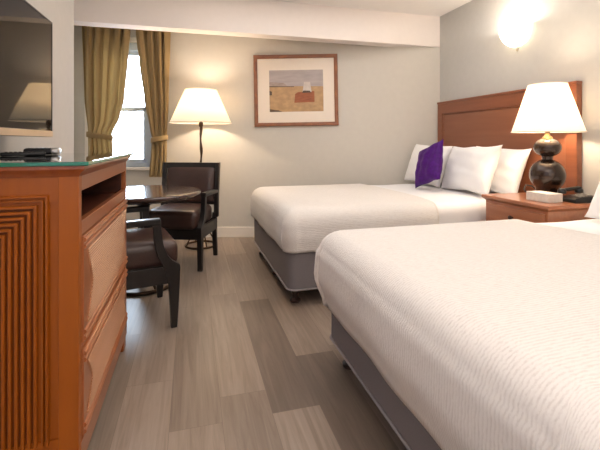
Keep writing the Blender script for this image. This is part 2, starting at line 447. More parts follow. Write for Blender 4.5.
# ------------------------------------------------------------------ dresser
DX, DY0, DY1, DB = -.325, 1.31, 2.192, -.745
t = thing('dresser', 'cherry wood dresser with ribbed end panel and open shelf below the television', 'dresser', ((DX + DB) / 2, (DY0 + DY1) / 2, 0))
ox0, oy0 = (DX + DB) / 2, (DY0 + DY1) / 2
hx, hy = (DX - DB) / 2, (DY1 - DY0) / 2
bm = B()   # carcass: end walls, back, shelf boards, bottom
box(bm, -hx, hx - .022, -hy + .012, -hy + .03, .07, .95); box(bm, -hx, hx - .021, hy - .03, hy, .07, .95, .003)
box(bm, -hx, -hx + .012, -hy + .02, hy - .02, .07, .95)
box(bm, -hx, hx - .02, -hy + .03, hy - .03, .76, .785); box(bm, -hx, hx - .02, -hy + .03, hy - .03, .07, .1); box(bm, -hx, hx - .01, -hy + .02, hy - .02, .925, .95)
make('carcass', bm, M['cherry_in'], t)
bm = B()   # end panel that faces the viewer
box(bm, hx - .055, hx, -hy - .0, -hy + .03, .07, .95, .003); box(bm, -hx, -hx + .055, -hy, -hy + .03, .07, .95, .003)
box(bm, -hx + .055, hx - .055, -hy + .003, -hy + .025, .87, .95); box(bm, -hx + .055, hx - .055, -hy + .003, -hy + .025, .07, .17)
def pframe(x, z0, z1, wd, y0, y1, r=.004):       # a rectangular raised moulding, mitred
    pr = [(0, y1), (r * .3, y0 + r * .6), (wd * .3, y0), (wd * .7, y0), (wd - r * .3, y0 + r * .6), (wd, y1)]
    rings = [[(-x + u, y, z0) for u, y in pr]]
    for cx, sx in ((-x, 1), (x, -1)): rings.append([(cx + sx * u, y, z1 - u) for u, y in pr])
    rings.append([(x - u, y, z0) for u, y in pr])
    loft(bm, rings, False)
X0, Z0, Z1 = hx - .078, .16, .893
pframe(X0, Z0, Z1, .011, -hy - .006, -hy + .006)
pframe(X0 - .013, Z0, Z1 - .013, .009, -hy - .001, -hy + .006)
x, a, b = X0 - .030, Z0, Z1 - .030
while x > .014:
    pframe(x, a, b, .0112, -hy - .005, -hy + .008, .004); x -= .0160; b -= .0160
sp = make('side_panel', bm, M['cherry_v'], t, 35)
bm = B(); box(bm, -hx + .05, hx - .05, -hy + .0085, -hy + .02, .15, .89); make('panel_board', bm, M['cherry_v'], sp)
bm = B(); box(bm, -X0 + .031, X0 - .031, -hy + .007, -hy + .02, .16, Z1 - .031); make('groove_board', bm, M['cherry_dark'], sp)
bm = B()   # face frame
box(bm, hx - .02, hx - .001, -hy + .029, -hy + .034, .07, .95); box(bm, hx - .02, hx, hy - .028, hy, .07, .95, .003)
box(bm, hx - .02, hx, -hy + .03, hy - .035, .898, .95, .002); box(bm, hx - .02, hx, -hy + .03, hy - .035, .762, .806, .002)
box(bm, hx - .02, hx - .002, -hy + .03, hy - .035, .412, .428); box(bm, hx - .02, hx + .004, -hy + .012, hy - .006, .066, .142, .004)
make('face_frame', bm, M['cherry_h'], t, 35)
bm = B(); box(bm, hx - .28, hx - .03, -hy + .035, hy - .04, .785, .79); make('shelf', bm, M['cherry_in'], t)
def drawer(z0, z1):
    bm = B()
    y0, y1 = -hy + .035, hy - .032
    box(bm, hx - .02, hx + .006, y0, y1, z0, z1, .003)
    # double bead along top and bottom
    for zz in (z0 + .012, z0 + .032, z1 - .012, z1 - .032):
        tube(bm, [(hx + .006, y0 + .002, zz), (hx + .006, y1 - .002, zz)], .007, 8)
    # reeded field: horizontal reeds whose ends step in and out to a point
    za, zb = z0 + .048, z1 - .048
    dr = make('drawer', bm, M['cherry_h'], t, 35)
    bm = B(); n = 26
    for i in range(n):
        q = (i + .5) / n; zz = za + (zb - za) * q
        ins = .03 + .07 * (1 - abs(2 * q - 1)) ** .9
        tube(bm, [(hx + .0078, y0 + ins, zz), (hx + .0078, y1 - ins, zz)], (zb - za) / n * .5, 8)
    make('reeded_field', bm, M['reed'], dr, 60)
drawer(.432, .758); drawer(.146, .410)
bm = B()   # cornice under the glass: stepped cove
rings = []
for e, z in ((.0, .944), (.004, .950), (.009, .957), (.017, .963), (.020, .967), (.020, .9765)):
    rings.append([(-hx, -hy - e, z), (hx + e, -hy - e, z), (hx + e, hy + e, z), (-hx, hy + e, z)])
loft(bm, rings); make('cornice', bm, M['cherry_edge'], t, 30)
for sy in (-1, 1):
    for sx in (-1, 1):
        bm = B(); x1 = sx * (hx - .002); x0 = x1 - sx * .07; ya = sy * (hy - .002); yc = ya - sy * .06
        box(bm, min(x0, x1), max(x0, x1), min(ya, yc), max(ya, yc), 0, .07, .006)
        make('foot', bm, M['cherry_edge'], t, 35)
bm = B(); box(bm, -hx, hx + .032, -hy - .026, hy + .052, .977, .9895, .0025, 2); gl = make('glass_top', bm, [M['glass_edge'], M['glass_top']], t, None)
for p in gl.data.polygons:
    if abs(p.normal.z) > .9: p.material_index = 1
gl['label'] = 'green edged glass top of the dresser'

# things on the dresser
GZ = .9895
def remote(label, loc, rz, L, W, H, silver):
    r = thing('remote_control', label, 'remote control', loc, rz, 'remote controls on the dresser glass')
    bm = B(); box(bm, -L / 2, L / 2, -W / 2, W / 2, .001, H, H * .35, 3); make('body', bm, M['black'], r, 40)
    if silver:
        bm = B(); box(bm, L / 2 - .035, L / 2 + .004, -W / 2 - .001, W / 2 + .001, .002, H + .001, H * .35, 3); make('end_cap', bm, M['silver'], r, 40, label='silver end of the remote control')
    bm = B()
    for i in range(7):
        for j in range(3):
            if i * .015 > L - .06: continue
            box(bm, -L / 2 + .015 + i * .015, -L / 2 + .024 + i * .015, -W / 2 + .006 + j * (W - .012) / 3, -W / 2 + .006 + (j + .8) * (W - .012) / 3, H, H + .002, .0008, 1)
    make('button', bm, M['silver'] if silver else M['footblack'], r)
    r['label'] = label
    return r
remote('thick black remote control with a silver end on the dresser glass', (-.625, 1.945, GZ), math.radians(8), .13, .05, .03, True)
remote('slim black remote control lying flat on the dresser glass below the television', (-.655, 1.83, GZ), math.radians(24), .15, .045, .016, False)

# television on a wall bracket
TX, TY0, TY1, TZ0, TZ1 = -.60, 1.08, 1.985, 1.068, 1.575
t = thing('television', 'flat black television with thin pale bottom bezel mounted above the dresser', 'television', (TX, (TY0 + TY1) / 2, TZ0), math.radians(-.3))
h = (TY1 - TY0) / 2; H = TZ1 - TZ0
bm = B(); box(bm, -.04, -.004, -h, h, 0, H, .004); make('housing', bm, M['black'], t, 40)
bm = B(); box(bm, -.005, -.001, -h + .012, h - .008, .028, H - .008); make('screen', bm, M['screen'], t)
bm = B(); box(bm, -.006, .003, -h, h, 0, .026, .003); make('bottom_bezel', bm, M['bezel'], t, 40, label='pale metal strip along the bottom of the television')
bm = B(); box(bm, -.006, .001, h - .007, h, .02, H, .0015); box(bm, -.006, .001, -h, h, H - .007, H, .0015); box(bm, -.006, .001, -h, -h + .01, .02, H, .0015); make('screen_edge', bm, M['black'], t, 40)
bm = B(); box(bm, XL - TX + .002, XL - TX + .03, -.2, .2, .1, .4, .004); box(bm, XL - TX + .02, -.035, -.06, .06, .16, .32, .004); make('wall_bracket', bm, M['black'], t)

# ------------------------------------------------------------------ chairs
def make_chair(label, loc, rz):
    t = thing('armchair', label, 'chair', loc, rz, 'brown leather armchairs at the round table')
    for s in (-1, 1):
        y0, y1 = s * .245 - .019, s * .245 + .019
        bm = B()
        poly = [(.190, 0), (.222, 0), (.233, .17), (.240, .335), (.237, .352), (.222, .362), (.196, .38), (.172, .41), (.153, .455), (.142, .51), (.136, .56), (.134, .612),
                (.092, .612), (.094, .55), (.098, .50), (.106, .45), (.122, .40), (.146, .352), (.166, .30), (.176, .25), (.184, .12)]
        tb = bmesh.new(); prism(tb, poly, 0, y1 - y0)
        for v in tb.verts: v.co = Vector((v.co.x, y0 + v.co.z, v.co.y))
        bmesh.ops.recalc_face_normals(tb, faces=tb.faces[:])
        bmesh.ops.bevel(tb, geom=[e for e in tb.edges if abs(e.verts[0].co.y - e.verts[1].co.y) < 1e-5], offset=.004, segments=2, profile=.5, affect='EDGES')
        join(bm, tb)
        make('front_leg', bm, M['espresso'], t, 40)
        bm = B()
        ribbon(bm, [(-.245, 0, .034), (-.225, .15, .045), (-.215, .3, .052), (-.222, .40, .050)], s * .235 - .019, s * .235 + .019)
        make('rear_leg', bm, M['espresso'], t, 40)
        bm = B()
        ribbon(bm, [(-.236, .592, .032), (-.10, .598, .034), (.02, .602, .034), (.13, .602, .036)], y0 - .004, y1 + .004)
        make('arm', bm, M['espresso'], t, 40)
    bm = B()
    box(bm, .17, .215, -.235, .235, .25, .348, .005); box(bm, -.235, -.2, -.23, .23, .25, .348, .005)
    for s in (-1, 1): box(bm, -.22, .19, s * .24 - .014, s * .24 + .014, .25, .348, .005)
    make('seat_frame', bm, M['espresso'], t, 40)
    bm = B()
    # cushion with a crowned top and soft nosing
    n = 20; g = []
    tb = bmesh.new()
    bmesh.ops.create_cube(tb, size=1)
    for v in tb.verts: v.co = Vector((.015 + v.co.x * .45, v.co.y * .445, .405 + v.co.z * .15))
    bmesh.ops.bevel(tb, geom=tb.edges[:], offset=.045, segments=5, profile=.5, affect='EDGES')
    bmesh.ops.subdivide_edges(tb, edges=[e for e in tb.edges if e.calc_length() > .2], cuts=8, use_grid_fill=True)
    for v in tb.verts:
        if v.co.z > .47: v.co.z += .02 * max(0, 1 - (v.co.y / .23) ** 2) * max(0, 1 - ((v.co.x - .015) / .23) ** 2)
    join(bm, tb)
    make('seat', bm, M['leather'], t, 60)
    bm = B()
    for s in (-1, 1): ribbon(bm, [(-.222, .36, .048), (-.228, .50, .044), (-.248, .70, .042), (-.272, .85, .042)], s * .25 - .02, s * .25 + .02)
    tl = math.atan2(.044, .35)
    def slat(z0, z1):
        f = lambda z: -.222 - .05 * max(0, (z - .4) / .45) ** 1.2
        rings = []
        for z in (z0, (z0 + z1) / 2, z1): rings.append([(f(z) - .018, -.24, z), (f(z) + .018, -.24, z), (f(z) + .018, .24, z), (f(z) - .018, .24, z)])
        loft(bm, rings)
    slat(.80, .85); slat(.47, .50)
    make('back_frame', bm, M['espresso'], t, 40)
    bm = B(); n = 16
    f = lambda z: -.222 - .05 * max(0, (z - .4) / .45) ** 1.2
    for side in (1, -1):
        g = []
        for j in range(n + 1):
            v = -1 + 2 * j / n; z = .65 + v * .162; row = []
            for i in range(n + 1):
                u = -1 + 2 * i / n
                th = .014 + .028 * (max(0, 1 - abs(u) ** 5) * max(0, 1 - abs(v) ** 5)) ** .5
                row.append(bm.verts.new((f(z) + side * th * (1 if side > 0 else .5), u * .222, z)))
            g.append(row)
        for a, b in zip(g, g[1:]):
            for i in range(n): bm.faces.new((a[i], a[i + 1], b[i + 1], b[i]) if side > 0 else (a[i + 1], a[i], b[i], b[i + 1]))
    make('backrest', bm, M['leather'], t, 70)
    return t
a = math.radians(13)
nl = Vector((-.10, 2.35)); fx, fy = math.cos(a), math.sin(a)
c = nl - Vector((fx, fy)) * .205 + Vector((-fy, fx)) * .245
make_chair('dark framed brown leather armchair in front of the round table beside the dresser', (c.x, c.y, 0), a)
a = math.radians(-110)
fx, fy = math.cos(a), math.sin(a)
c = Vector((.065, 3.30)) - Vector((fx, fy)) * .205 - Vector((-fy, fx)) * .245
make_chair('dark framed brown leather armchair behind the round table facing the room', (c.x, c.y, 0), a)

# round table
t = thing('round_table', 'small round dark brown table between two leather armchairs', 'table', (-.335, 3.08, 0))
bm = B(); lathe(bm, [(.001, .638), (.34, .638), (.372, .646), (.392, .655), (.40, .665), (.40, .676), (.394, .683), (.385, .686), (.001, .686)], 72)
make('tabletop', bm, M['table_top'], t, 35)
bm = B(); lathe(bm, [(.11, .637), (.11, .62), (.036, .58), (.030, .5), (.036, .3), (.042, .16), (.05, .10), (.04, .06), (.001, .06)], 28); make('column', bm, M['espresso'], t, 50)
bm = B(); torus(bm, .205, .013, .013)
for k in range(4):
    b_ = k * PI / 2 + .5
    tube(bm, [((.035 + .17 * s) * math.cos(b_), (.035 + .17 * s) * math.sin(b_), .10 - .085 * s ** 1.7) for s in (0, .2, .4, .6, .8, 1)], .010, 8)
make('base', bm, M['iron'], t, 60)

# ------------------------------------------------------------------ floor lamp
lx, ly = rd((201 - 300) / 396 * 3.97, 3.97)
t = thing('floor_lamp', 'bronze floor lamp with cream cone shade standing in the corner by the window', 'lamp', (lx, ly, 0))
bm = B(); torus(bm, .148, .011, .011, flat=.9)
for k in range(4):
    b_ = k * PI / 2 + .35
    tube(bm, [((.012 + .136 * s) * math.cos(b_), (.012 + .136 * s) * math.sin(b_), .17 - .155 * s ** 2.2) for s in (0, .15, .3, .5, .7, .85, 1)], .007, 8)
make('base', bm, M['iron'], t, 60)
bm = B(); pts = []; rad = []
for i in range(46):
    z = .1 + i * .025; pts.append((.004 * math.sin(z * 22), .004 * math.cos(z * 22), z)); rad.append(.012 + .0035 * math.sin(z * 34))
tube(bm, pts, rad, 10); lathe(bm, [(.014, 1.19), (.022, 1.2), (.022, 1.235), (.012, 1.24), (.012, 1.27)], 16)
make('pole', bm, M['iron'], t, 60)
zs0, zs1, rs0, rs1 = 1.232, 1.562, .300, .155
bm = B(); lathe(bm, [(rs0, zs0), (rs1, zs1)], 64, cap0=False, cap1=False)
sh = make('lamp_shade', bm, M['shade_floor'], t, 60); so = sh.modifiers.new('t', 'SOLIDIFY'); so.thickness = .003
bm = B(); torus(bm, rs0, .004, zs0, n=64); make('shade_rim', bm, M['mat'], t, 60)
bm = B(); torus(bm, rs1, .003, zs1, n=64)
for k in range(3):
    b_ = k * 2 * PI / 3; tube(bm, [(0, 0, zs1 - .02), (rs1 * math.cos(b_), rs1 * math.sin(b_), zs1)], .002, 6)
make('shade_trim', bm, M['mat'], t, 60)
bm = B(); lathe(bm, [(.012, 1.27), (.02, 1.30), (.032, 1.35), (.026, 1.385), (.001, 1.40)], 20); make('bulb', bm, M['shade_sconce'], t, 60)

# framed picture
cx = (296 - 300) / 396 * DW
t = thing('framed_picture', 'framed abstract landscape print in a brown wood frame on the back wall', 'picture', (*rd(cx, DW - .002), EYE + (141 - 90.5) / 396 * DW), -TH)
t.rotation_euler = (0, math.radians(-1.0), -TH)
W2, H2 = .457, .389
bm = B(); pr = [(0, 0), (0, -.022), (.006, -.026), (.028, -.024), (.040, -.016), (.040, 0)]
rings = []
for sx, sz in ((-1, -1), (1, -1), (1, 1), (-1, 1)): rings.append([(sx * (W2 - u), y, sz * (H2 - u)) for u, y in pr])
loft(bm, rings + [rings[0]], False); make('frame', bm, M['frame'], t, 30)
bm = B(); box(bm, -W2 + .025, W2 - .025, -.010, -.004, -H2 + .025, H2 - .025); make('mat_board', bm, M['mat'], t)
def patch(pts, mi, y):
    vs = [bm.verts.new((x, y, z)) for x, z in pts]; fc = bm.faces.new(vs); fc.material_index = mi
art = [mat('print_sky', (178, 168, 166), .6, .12, (3, 3, 14), 2), mat('print_field', (186, 152, 112), .6, .16, (5, 5, 8), 3), mat('print_rust', (158, 92, 60), .6, .18, (6, 6, 20), 3),
       mat('print_pale', (206, 196, 188), .6, .08, (8, 8, 8), 3), mat('print_dark', (96, 78, 64), .6, .25, (10, 10, 20), 3), mat('print_haze', (166, 150, 142), .6, .18, (5, 5, 25), 3)]
bm = B()
a0, a1, b0, b1 = -.290, .297, -.232, .222
patch([(a0, .04), (a1, .04), (a1, b1), (a0, b1)], 0, -.0105)
patch([(a0, b0), (a1, b0), (a1, .04), (a0, .05)], 1, -.0106)
patch([(a0, .05), (-.09, .05), (-.14, .085), (a0, .095)], 5, -.0108)
patch([(-.02, -.135), (.20, -.13), (.20, -.01), (.02, -.02), (-.01, -.04)], 2, -.0109)
patch([(.07, -.025), (.17, -.02), (.155, .09), (.09, .09)], 3, -.0111)
patch([(.065, -.03), (.165, -.027), (.15, -.005), (.08, -.003)], 4, -.0113)
patch([(a0, -.20), (-.19, -.215), (-.15, b0), (a0, b0)], 4, -.0109)
patch([(a0, -.05), (-.262, -.05), (-.262, -.01), (a0, .0)], 4, -.0109)
patch([(-.29, .04), (-.02, .036), (-.02, .044), (-.29, .05)], 4, -.0112)
make('print', bm, art, t)

# ------------------------------------------------------------------ beds
def bed(label, ox, oy, rz, L, Wd, spread_to, hem, bul, lab_spread, lab_sheet):
    """local x runs from the foot to the head, y across, origin at the near foot corner"""
    t = thing('bed', label, 'bed', (ox, oy, 0), rz)
    bm = B()
    def rrect(x0, x1, y0, y1, r, z, n=8):
        out = []
        for cx, cy, a0 in ((x1 - r, y0 + r, -PI / 2), (x1 - r, y1 - r, 0), (x0 + r, y1 - r, PI / 2), (x0 + r, y0 + r, PI)):
            for k in range(n + 1):
                a = a0 + PI / 2 * k / n; out.append((cx + r * math.cos(a), cy + r * math.sin(a), z))
        return out
    rings = [rrect(.01, L - .01, .01, Wd - .01, .04, .112), rrect(0, L, 0, Wd, .05, .12), rrect(0, L, 0, Wd, .05, .34), rrect(.01, L - .01, .01, Wd - .01, .04, .36)]
    loft(bm, rings); bs = make('box_spring', bm, M['boxspring'], t, 40)
    bm = B(); q = rrect(-.002, L + .002, -.002, Wd + .002, .05, .112); tube(bm, q, .006, 8, closed=True)
    make('piping', bm, M['piping'], bs, 60, label='pale piping along the bottom of the box spring')
    for lx_ in (.07, L / 2, L - .12):
        for ly_ in (.10, Wd / 2, Wd - .10):
            if lx_ > .1 and ly_ == Wd / 2: continue
            bm = B(); lathe(bm, [(.030, 0), (.034, .006), (.034, .018), (.020, .028), (.018, .05), (.026, .07), (.028, .112)], 20, (lx_, ly_, 0)); make('leg', bm, M['footblack'], t, 45)
    bm = B()
    rings = [rrect(.06, L - .02, .05, Wd - .05, .08, .361), rrect(.05, L - .01, .045, Wd - .045, .09, .40), rrect(.05, L - .01, .045, Wd - .045, .09, .52), rrect(.07, L - .02, .065, Wd - .065, .08, .565), rrect(.11, L - .06, .11, Wd - .11, .06, .583)]
    loft(bm, rings); make('mattress', bm, M['sheet'], t, 40)
    # bedspread: a U-shaped drape over foot and both long sides
    bm = B(); uvs = {}
    top, bot, R, rc = .622, hem, .10, .06
    prof = []      # (inset from the outer line, z, cloth distance below the edge)
    for k in range(10): tk = min(1, k / 5); prof.append((-.013 - bul * (.32 + .9 * tk * tk * (3 - 2 * tk)), bot + (top - R - bot) * k / 9))
    for k in range(1, 11):
        a = PI / 2 * k / 10; prof.append((-.013 - bul + R - R * math.cos(a), top - R + R * math.sin(a)))
    for k in range(1, 15):
        prof.append((R - .013 - bul + (Wd / 2 + .011 + bul - R) * k / 14, top + .012 * math.sin(PI / 2 * k / 14)))
    arc = [0]
    for (a, b), (c_, d_) in zip(prof, prof[1:]): arc.append(arc[-1] + math.hypot(c_ - a, d_ - b))
    i_edge = 19
    rnd = random.Random(int(L * 1000 + Wd * 77 + ox * 31))
    p1, p2, p3 = [rnd.uniform(0, 6) for _ in range(3)]
    grid = []
    nS, nC, nF = 60, 14, 60
    for k, (ins, z) in enumerate(prof):
        row = []
        r = max(rc - ins * .45, .012) if ins < rc * 2 else .012
        lo, hi, xf = ins, Wd - ins, ins
        r = min(r, (hi - lo) / 2 - .0005) if hi - lo < 2 * r + .001 else r
        pts = []
        for i in range(nS): pts.append((spread_to - (spread_to - (xf + r)) * i / nS, lo, 0, -1, 's', (xf + (spread_to - xf) * (1 - i / nS)) - xf))
        for i in range(nC + 1):
            a = -PI / 2 - PI / 2 * i / nC; pts.append((xf + r + r * math.cos(a), lo + r + r * math.sin(a), math.cos(a), math.sin(a), 'c', 0))
        for i in range(1, nF): sf = .5 - .5 * math.cos(PI * i / nF); pts.append((xf, lo + r + (hi - lo - 2 * r) * sf, -1, 0, 'f', min(sf, 1 - sf) * (hi - lo)))
        for i in range(nC + 1):
            a = PI - PI / 2 * i / nC; pts.append((xf + r + r * math.cos(a), hi - r + r * math.sin(a), math.cos(a), math.sin(a), 'c', 0))
        for i in range(1, nS + 1): pts.append((xf + r + (spread_to - xf - r) * i / nS, hi, 0, 1, 's', (spread_to - xf) * i / nS))
        side = max(0, min(1, (top - .03 - z) / .22)) if k <= i_edge else 0; side = side * side * (3 - 2 * side)
        fall = arc[i_edge] - arc[k]
        for (x, y, nx_, ny_, tp, ds) in pts:
            out = 0
            if side:
                # soft folds in the hanging cloth, a tucked pleat beside each foot corner
                out += side * (.004 * (1 + math.sin(7 * (x + y) + p1)) + .003 * (1 + math.sin(17 * (x - y) + p2)))
                pm = max(0, min(1, (top - .06 - z) / .07))
                if tp == 'f': out += pm * (.007 * math.exp(-(ds / .012) ** 2) - .010 * math.exp(-((ds - .026) / .008) ** 2))
                if tp == 'c': out += pm * .004
            dz = 0
            if k > i_edge:
                dz = .004 * math.sin(5 * x + p3) * math.sin(4 * y + p1) + .003 * math.sin(9 * x + 6 * y + p2)
                dz *= min(1, (k - i_edge) / 4)
            v = bm.verts.new((x + nx_ * out, y + ny_ * out, z + dz)); row.append(v)
            drop = max(0, fall)
            uvs[v] = (x + nx_ * drop, y + ny_ * drop)
        grid.append(row)
    for a, b in zip(grid, grid[1:]):
        for i in range(len(a) - 1): bm.faces.new((a[i], a[i + 1], b[i + 1], b[i]))
    la, n_ = grid[-1], len(grid[-1])
    for i in range(n_ // 2 - 1):      # close the seam along the middle
        try: bm.faces.new((la[i], la[i + 1], la[n_ - 2 - i], la[n_ - 1 - i]))
        except Exception: pass
    uvl = bm.loops.layers.uv.new('cloth')
    for fc in bm.faces:
        for lp in fc.loops: lp[uvl].uv = uvs[lp.vert]
    o = make('bedspread', bm, M['spread'], None, 80, (ox, oy, 0), rz)
    so = o.modifiers.new('thick', 'SOLIDIFY'); so.thickness = .011; so.offset = -1
    tag(o, lab_spread, 'bedspread')
    # flat white sheet at the head end, folded over where the spread stops
    bm = B(); cs = []
    zt, Rr = .604, .07
    for k in range(7): cs.append((.024, .40 + (zt - Rr - .40) * k / 6))
    for k in range(1, 9):
        a = PI / 2 * k / 8; cs.append((.024 + Rr - Rr * math.cos(a), zt - Rr + Rr * math.sin(a)))
    for k in range(1, 9): cs.append((.024 + Rr + (Wd / 2 - .024 - Rr) * k / 8, zt + .012 * math.sin(PI / 2 * k / 8)))
    full = [(i, z) for i, z in cs] + [(Wd - i, z) for i, z in cs[-2::-1]]
    rings = []
    nn = 26
    for i in range(nn + 1):
        x = spread_to - .03 + (L - .012 - spread_to + .03) * i / nn
        up = .001 * math.exp(-((x - spread_to - .06) / .05) ** 2) if x > spread_to else -.012
        rings.append([(x, y, z + (up if z > .55 else 0) + .002 * math.sin(14 * x + 9 * y)) for y, z in full])
    loft(bm, rings, False)
    o = make('bed_sheet', bm, M['sheet'], None, 80, (ox, oy, 0), rz)
    so = o.modifiers.new('thick', 'SOLIDIFY'); so.thickness = .004; so.offset = -1
    tag(o, lab_sheet, 'sheet')
bed('bed with grey box spring and dark legs against the wooden headboard', .585, 2.405, math.radians(1.0), 1.968, 1.33, 1.07, .350, .012,
    'white textured bedspread on the bed with the purple cushion', 'white sheet at the head of the bed with the purple cushion')
bed('large near bed with blue grey box spring in front of the nightstand', .64, .485, 0, 1.96, 1.335, 1.08, .275, .04,
    'white textured bedspread on the near bed in front of the nightstand', 'white sheet showing past the bedspread edge on the near bed')

# headboard on the right wall
HX0, HX1, HY0, HY1, HZ = 2.562, 2.612, 2.135, 3.74, 1.467
t = thing('headboard', 'reddish brown framed wooden headboard on the wall behind the far bed', 'headboard', (HX1, (HY0 + HY1) / 2, 0))
hw = (HY1 - HY0) / 2
bm = B(); box(bm, -.035, 0, -hw + .03, hw - .03, .02, HZ - .03); make('panel', bm, M['head'], t)
bm = B()
box(bm, -.05, -.0, -hw, -hw + .085, 0, HZ - .02, .004); box(bm, -.05, -.0, hw - .085, hw, 0, HZ - .02, .004)
box(bm, -.05, 0, -hw + .08, hw - .08, HZ - .13, HZ - .02, .004)
tube(bm, [(-.036, -hw + .09, HZ - .135), (-.036, hw - .09, HZ - .135)], .008, 8)
for s in (-1, 1): tube(bm, [(-.036, s * (hw - .09), .1), (-.036, s * (hw - .09), HZ - .135)], .008, 8)
make('frame', bm, M['head_edge'], t, 35)
bm = B(); box(bm, -.058, 0, -hw - .004, hw + .002, HZ - .022, HZ, .006); make('top_rail', bm, M['head_edge'], t, 35)

# ------------------------------------------------------------------ pillows
def pillow_mesh(W, H, T, seed, n=34, corner=.10, pw=.42, wr=.5):
    bm = bmesh.new(); rnd = random.Random(seed); ph = [rnd.uniform(0, 6.3) for _ in range(8)]
    for side in (1, -1):
        g = []
        for j in range(n + 1):
            v = -1 + 2 * j / n; row = []
            for i in range(n + 1):
                u = -1 + 2 * i / n
                px_ = u * (1 - corner * (1 - v * v) * abs(u) ** 3); pz_ = v * (1 - corner * .8 * (1 - u * u) * abs(v) ** 3)
                th = ((1 - u * u) * (1 - v * v)) ** pw
                w_ = wr * .010 * th * (math.sin(5 * u + 3 * v + ph[0]) + .7 * math.sin(9 * u - 4 * v + ph[1]) + .5 * math.sin(13 * v + 3 * u + ph[2]))
                y = side * (T / 2 * th) + w_
                row.append(bm.verts.new((px_ * W / 2, y, pz_ * H / 2 + .006 * wr * math.sin(6 * u + ph[3]))))
            g.append(row)
        for a, b in zip(g, g[1:]):
            for i in range(n): bm.faces.new((a[i], a[i + 1], b[i + 1], b[i]) if side < 0 else (a[i + 1], a[i], b[i], b[i + 1]))
    bmesh.ops.remove_doubles(bm, verts=bm.verts[:], dist=.0004)
    return bm
def pillow(name, label, cat, loc, W, H, T, lean, yaw, roll, m, seed, group=None, **kw):
    """stands on its long edge, facing -X, leaning back towards +X"""
    o = make(name, pillow_mesh(W, H, T, seed, **kw), m, None, 180)
    R = Matrix.Rotation(yaw, 4, 'Z') @ Matrix.Rotation(-PI / 2, 4, 'Z') @ Matrix.Rotation(-lean, 4, 'X') @ Matrix.Rotation(roll, 4, 'Y')
    # drop so that the lowest vertex sits at the given height
    zs = min((R @ v.co).z for v in o.data.vertices)
    o.matrix_world = Matrix.Translation((loc[0], loc[1], loc[2] - zs)) @ R
    return tag(o, label, cat, group)
D = math.radians
PG = 'white pillows on the far bed'
ZB = .617
pillow('pillow', 'white pillow leaning on the headboard behind, its edge above the purple cushion', 'pillow', (2.44, 3.40, ZB), .62, .40, .15, D(20), D(0), D(0), M['pillow'], 1, PG)
pillow('pillow', 'white pillow leaning on the headboard beside the nightstand', 'pillow', (2.44, 2.765, ZB), .62, .40, .15, D(20), D(0), D(1), M['pillow'], 2, PG)
pillow('pillow', 'white pillow just behind the purple cushion', 'pillow', (2.25, 3.46, ZB), .60, .41, .165, D(20), D(2), D(2), M['pillow'], 3, PG)
pillow('pillow', 'white front pillow between purple cushion and nightstand', 'pillow', (2.25, 2.84, ZB), .62, .41, .17, D(20), D(-2), D(-2), M['pillow'], 4, PG)
pillow('cushion', 'square purple satin cushion leaning on white pillows', 'cushion', (2.02, 3.075, ZB + .001), .37, .37, .12, D(18), D(-4), D(-20), M['purple'], 5, wr=.6, corner=.10)
pillow('pillow', 'white pillow propped at the head of the near bed', 'pillow', (2.21, 1.40, ZB + .006), .66, .40, .16, D(24), D(0), D(0), M['pillow'], 6)

# ------------------------------------------------------------------ nightstand and what stands on it
NX0, NX1, NY0, NY1, NZ = 2.0, 2.50, 1.842, 2.395, .669
t = thing('nightstand', 'cherry wood nightstand with a round drawer knob between the two beds', 'nightstand', ((NX0 + NX1) / 2, (NY0 + NY1) / 2, 0))
hx, hy = (NX1 - NX0) / 2, (NY1 - NY0) / 2
bm = B(); box(bm, -hx + .02, hx, -hy + .02, hy - .02, .06, NZ - .04, .004); box(bm, -hx + .035, hx - .02, -hy + .035, hy - .035, 0, .06); make('body', bm, M['night'], t, 35)
bm = B(); rings = []
for e, z in ((.022, -.045), (.020, -.036), (.012, -.028), (.004, -.022), (0, -.020), (0, -.004), (.004, 0)):
    rings.append([(-hx + e, -hy + e, NZ + z), (hx, -hy + e, NZ + z), (hx, hy - e, NZ + z), (-hx + e, hy - e, NZ + z)])
loft(bm, rings); make('top', bm, M['night'], t, 30)
for z0, z1 in ((.47, .615), (.29, .455), (.10, .275)):
    bm = B(); box(bm, -hx + .008, -hx + .03, -hy + .035, hy - .035, z0, z1, .005); dr = make('drawer', bm, M['night'], t, 35)
    bm = B(); tb = bmesh.new(); lathe(tb, [(.006, 0), (.006, .01), (.014, .016), (.015, .022), (.010, .028), (.001, .03)], 18)
    for v in tb.verts: v.co = Vector((-hx + .008 - v.co.z, v.co.x, (z0 + z1) / 2 + .01 + v.co.y))
    join(bm, tb); make('knob', bm, M['knob'], dr, 50)
# lamp
t = thing('table_lamp', 'dark double gourd table lamp with white cone shade on the nightstand', 'lamp', (2.33, 2.154, NZ))
lz = NZ
def q(y, d=2.69): return EYE - (y - 141) / 396 * d - NZ
bm = B()
prof = [(.001, 0), (.075, 0), (.08, .008), (.075, .016)]
R1, c1 = .109, q(175) ; R2, c2 = .084, q(147.5)
for k in range(0, 15):
    a = -PI / 2 + .75 + (PI - .75 - .30) * k / 14; prof.append((R1 * math.cos(a), c1 + R1 * 1.02 * math.sin(a)))
for k in range(0, 13):
    a = -PI / 2 + .42 + (PI - .42 - .50) * k / 12; prof.append((R2 * math.cos(a), c2 + R2 * .78 * math.sin(a)))
zz = prof[-1][1]
lathe(bm, prof, 48); make('base', bm, M['gourd'], t, 50)
bm = B(); lathe(bm, [(.036, zz - .004), (.030, zz + .012), (.018, zz + .022), (.014, zz + .05), (.018, zz + .055), (.018, zz + .085), (.001, zz + .086)], 24); make('neck', bm, M['gold'], t, 50, label='gold neck of the table lamp')
s0, s1 = q(132), q(84.5)
